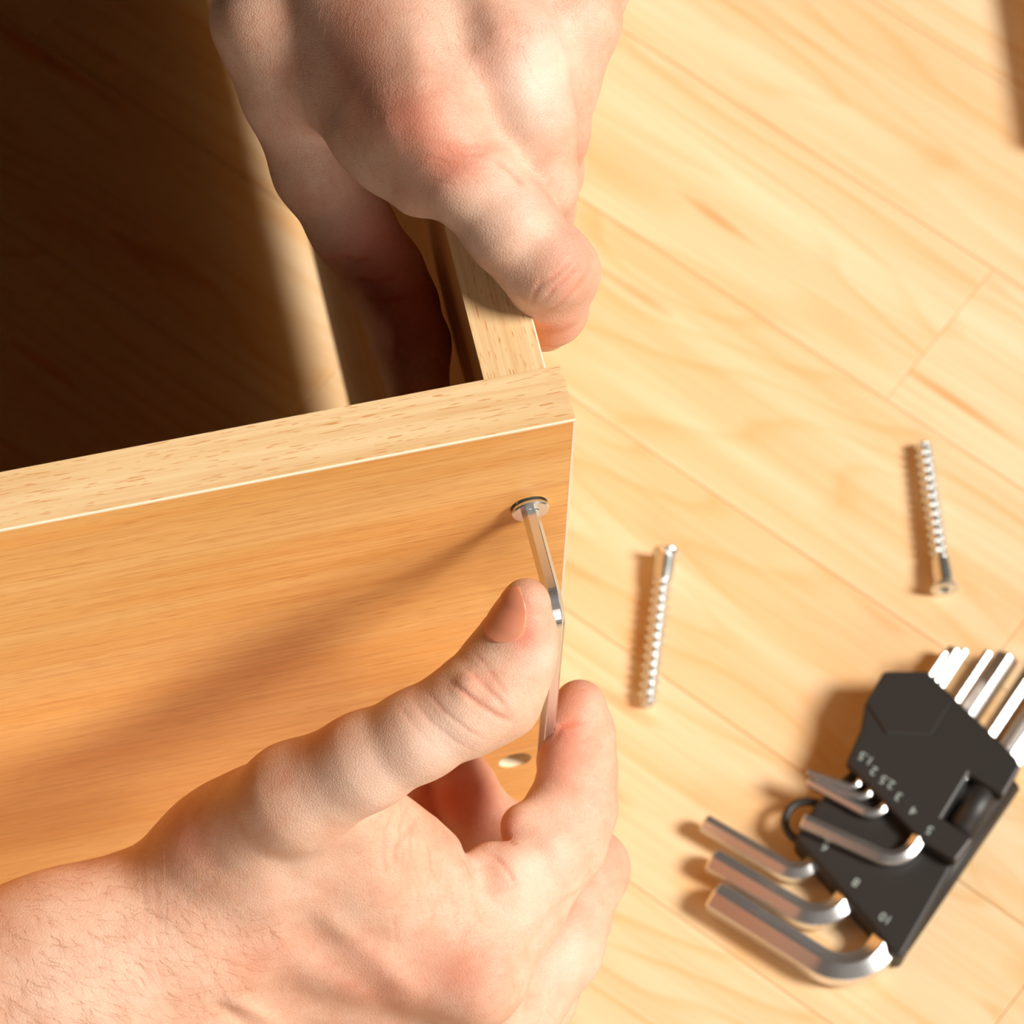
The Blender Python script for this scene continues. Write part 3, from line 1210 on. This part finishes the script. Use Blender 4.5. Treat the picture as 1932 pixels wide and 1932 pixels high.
L_TH = [(Z(515, 40, 390), 14.5), (Z(548, 170, 378), 12.6), (Z(602, 320, 362), 11.6), (Z(662, 425, 352), 10.6), (Z(722, 515, 346), 10.4), (Z(752, 575, 346), 9.8), (Z(776, 650, 347), 9.6), (Z(790, 740, 347), 8.2)]
L_IN = [(Z(815, 225, 405), 13.0), (Z(882, 330, 401), 12.2), (Z(965, 430, 395), 11.4), (Z(1026, 498, 389), 11.0), (Z(1038, 540, 378), 10.2), (Z(1036, 580, 366), 9.4), (Z(1026, 606, 352), 8.0)]
L_MI = [(Z(965, 115, 408), 13.0), (Z(1000, 230, 402), 11.4), (Z(1010, 345, 391), 10.4), (Z(1008, 395, 380), 9.8), (Z(1006, 440, 360), 9.2), (Z(1000, 470, 342), 7.8)]
L_RI = [(Z(1072, 40, 402), 12.2), (Z(1052, 150, 394), 10.4), (Z(1036, 250, 380), 9.8), (Z(1030, 325, 362), 9.2), (Z(1025, 380, 342), 7.8)]
L_LI = [(Z(1100, -30, 392), 10.8), (Z(1084, 60, 385), 9.4), (Z(1060, 150, 370), 9.0), (Z(1050, 220, 352), 8.4), (Z(1045, 270, 336), 7.2)]


def left_hand(P):
    W0 = Z(770, -420, 420)
    D = cone(P, Z(800, -1150, 475), Z(780, -800, 450), 32, 29, (CF, 1.15))
    D = smin(D, cone(P, Z(780, -800, 450), W0, 29, 26, (CF, 1.15)), 8)
    D = smin(D, cone(P, Z(700, -380, 416), Z(810, 220, 407), 17, 13.5), 8)
    D = smin(D, cone(P, Z(760, -380, 418), Z(960, 110, 408), 18, 13.8), 8)
    D = smin(D, cone(P, Z(820, -380, 416), Z(1070, 35, 402), 18, 13.0), 8)
    D = smin(D, cone(P, Z(870, -370, 410), Z(1105, -35, 392), 17, 11.2), 8)
    # thumb base, web and first dorsal muscle
    D = smin(D, cone(P, Z(620, -340, 404), Z(517, 30, 390), 18, 14.5), 10)
    D = smin(D, cone(P, Z(650, -60, 403), Z(752, 170, 401), 19.5, 15.5), 10)
    D = smin(D, cone(P, Z(595, 110, 388), Z(735, 290, 390), 13, 9.5), 10)
    D = smin(D, cone(P, Z(700, 260, 392), Z(790, 350, 394), 8.5, 8.0), 7)
    # heel of the palm under the knuckles
    D = smin(D, cone(P, Z(780, -220, 398), Z(900, 60, 394), 17, 14), 9)
    for pts, k0, k1 in ((L_TH, 9, 1.5), (L_IN, 8, 1.2), (L_MI, 6, 0.9), (L_RI, 6, 0.9), (L_LI, 6, 0.9)):
        d = chain(P, pts, 4.0)
        if pts is L_IN:
            d = smin(d, cone(P, Z(1052, 505, 393), Z(1075, 512, 385), 8.0, 7.5), 5)
        base = pts[0][0]
        r2 = np.sqrt(((P - base) ** 2).sum(1))
        kk = np.clip(k0 + (k1 - k0) * (r2 - 18) / 26.0, k1, k0)
        D = smin(D, d, kk)
    bx = np.minimum(box_sd(P, (SX0, 16, 0), (SX1, 480, TOP)), box_sd(P, (FX0, 0, 0), (0, 16, TOP)))
    return np.maximum(D, 0.12 - bx)


LH_MARKS = [
    ([(934, 303), (955, 312), (972, 328), (985, 350)], 0.9, 0.9),
    ([(1020, 575), (1045, 545), (1070, 525), (1100, 495)], 0.35, 0.6),
    ([(1010, 545), (1040, 525), (1065, 505), (1090, 478)], 0.3, 0.6),
    ([(1030, 590), (1060, 570), (1090, 540), (1112, 510)], 0.3, 0.7),
    ([(1000, 580), (1008, 555), (1025, 520)], 0.25, 0.6),
    ([(640, 480), (670, 490), (700, 485)], 0.4, 0.7),
    ([(670, 520), (705, 530), (750, 520)], 0.5, 0.7),
    ([(690, 560), (725, 570), (770, 560)], 0.4, 0.7),
    ([(748, 400), (765, 440), (780, 470)], 0.4, 0.9),
    ([(730, 160), (755, 210), (765, 270), (800, 310)], 0.5, 5.0),
    ([(900, 170), (905, 230), (930, 290)], 0.9, 6.0),
    ([(1040, 100), (1032, 180), (1040, 240)], 0.9, 5.0),
    ([(800, 180), (790, 120), (770, 40)], -0.6, 4.0),
    ([(955, 90), (925, 20), (900, -40)], -0.8, 4.0),
]
for i in range(16):
    y0 = 265 + i * 5
    LH_MARKS.append(([(800 + random.uniform(-15, 25), y0), (850, y0 + random.uniform(2, 12)), (905 + random.uniform(0, 40), y0 + random.uniform(0, 14))], 0.12, 0.5))
LH_RED = [(772, 215, 7, 0.42), (800, 285, 9, 0.3), (960, 95, 9, 0.3), (1095, 520, 9, 0.3), (1060, 620, 8, 0.35), (690, 200, 10, 0.2), (660, 90, 16, 0.3), (860, 310, 8, 0.3), (780, 600, 14, 0.6), (720, 480, 14, 0.55), (1090, 280, 8, 0.2), (850, 150, 10, 0.15)]
LH_PALE = [(1000, 160, 10, 0.5), (1060, 90, 12, 0.4), (980, 380, 12, 0.3), (860, 60, 14, 0.15)]
_pts = np.array([Z(400, -400, 440), Z(1230, 800, 420), Z(400, 800, 320), Z(1230, -400, 320), Z(650, -1250, 520), Z(980, -1250, 440)])
lh, lh_v, lh_n = hand_object('hand', left_hand, _pts.min(0) - 14, _pts.max(0) + 14, HRES, LH_MARKS, LH_RED, LH_PALE,
                             'left hand from above, fingers wrapped over the top of the side board')
hairs(lh, left_hand, 160, [(440, 0), (1100, 0), (1060, 120), (800, 170), (640, 300), (500, 200)], 5.0, (0.25, 0.95), 0.03)
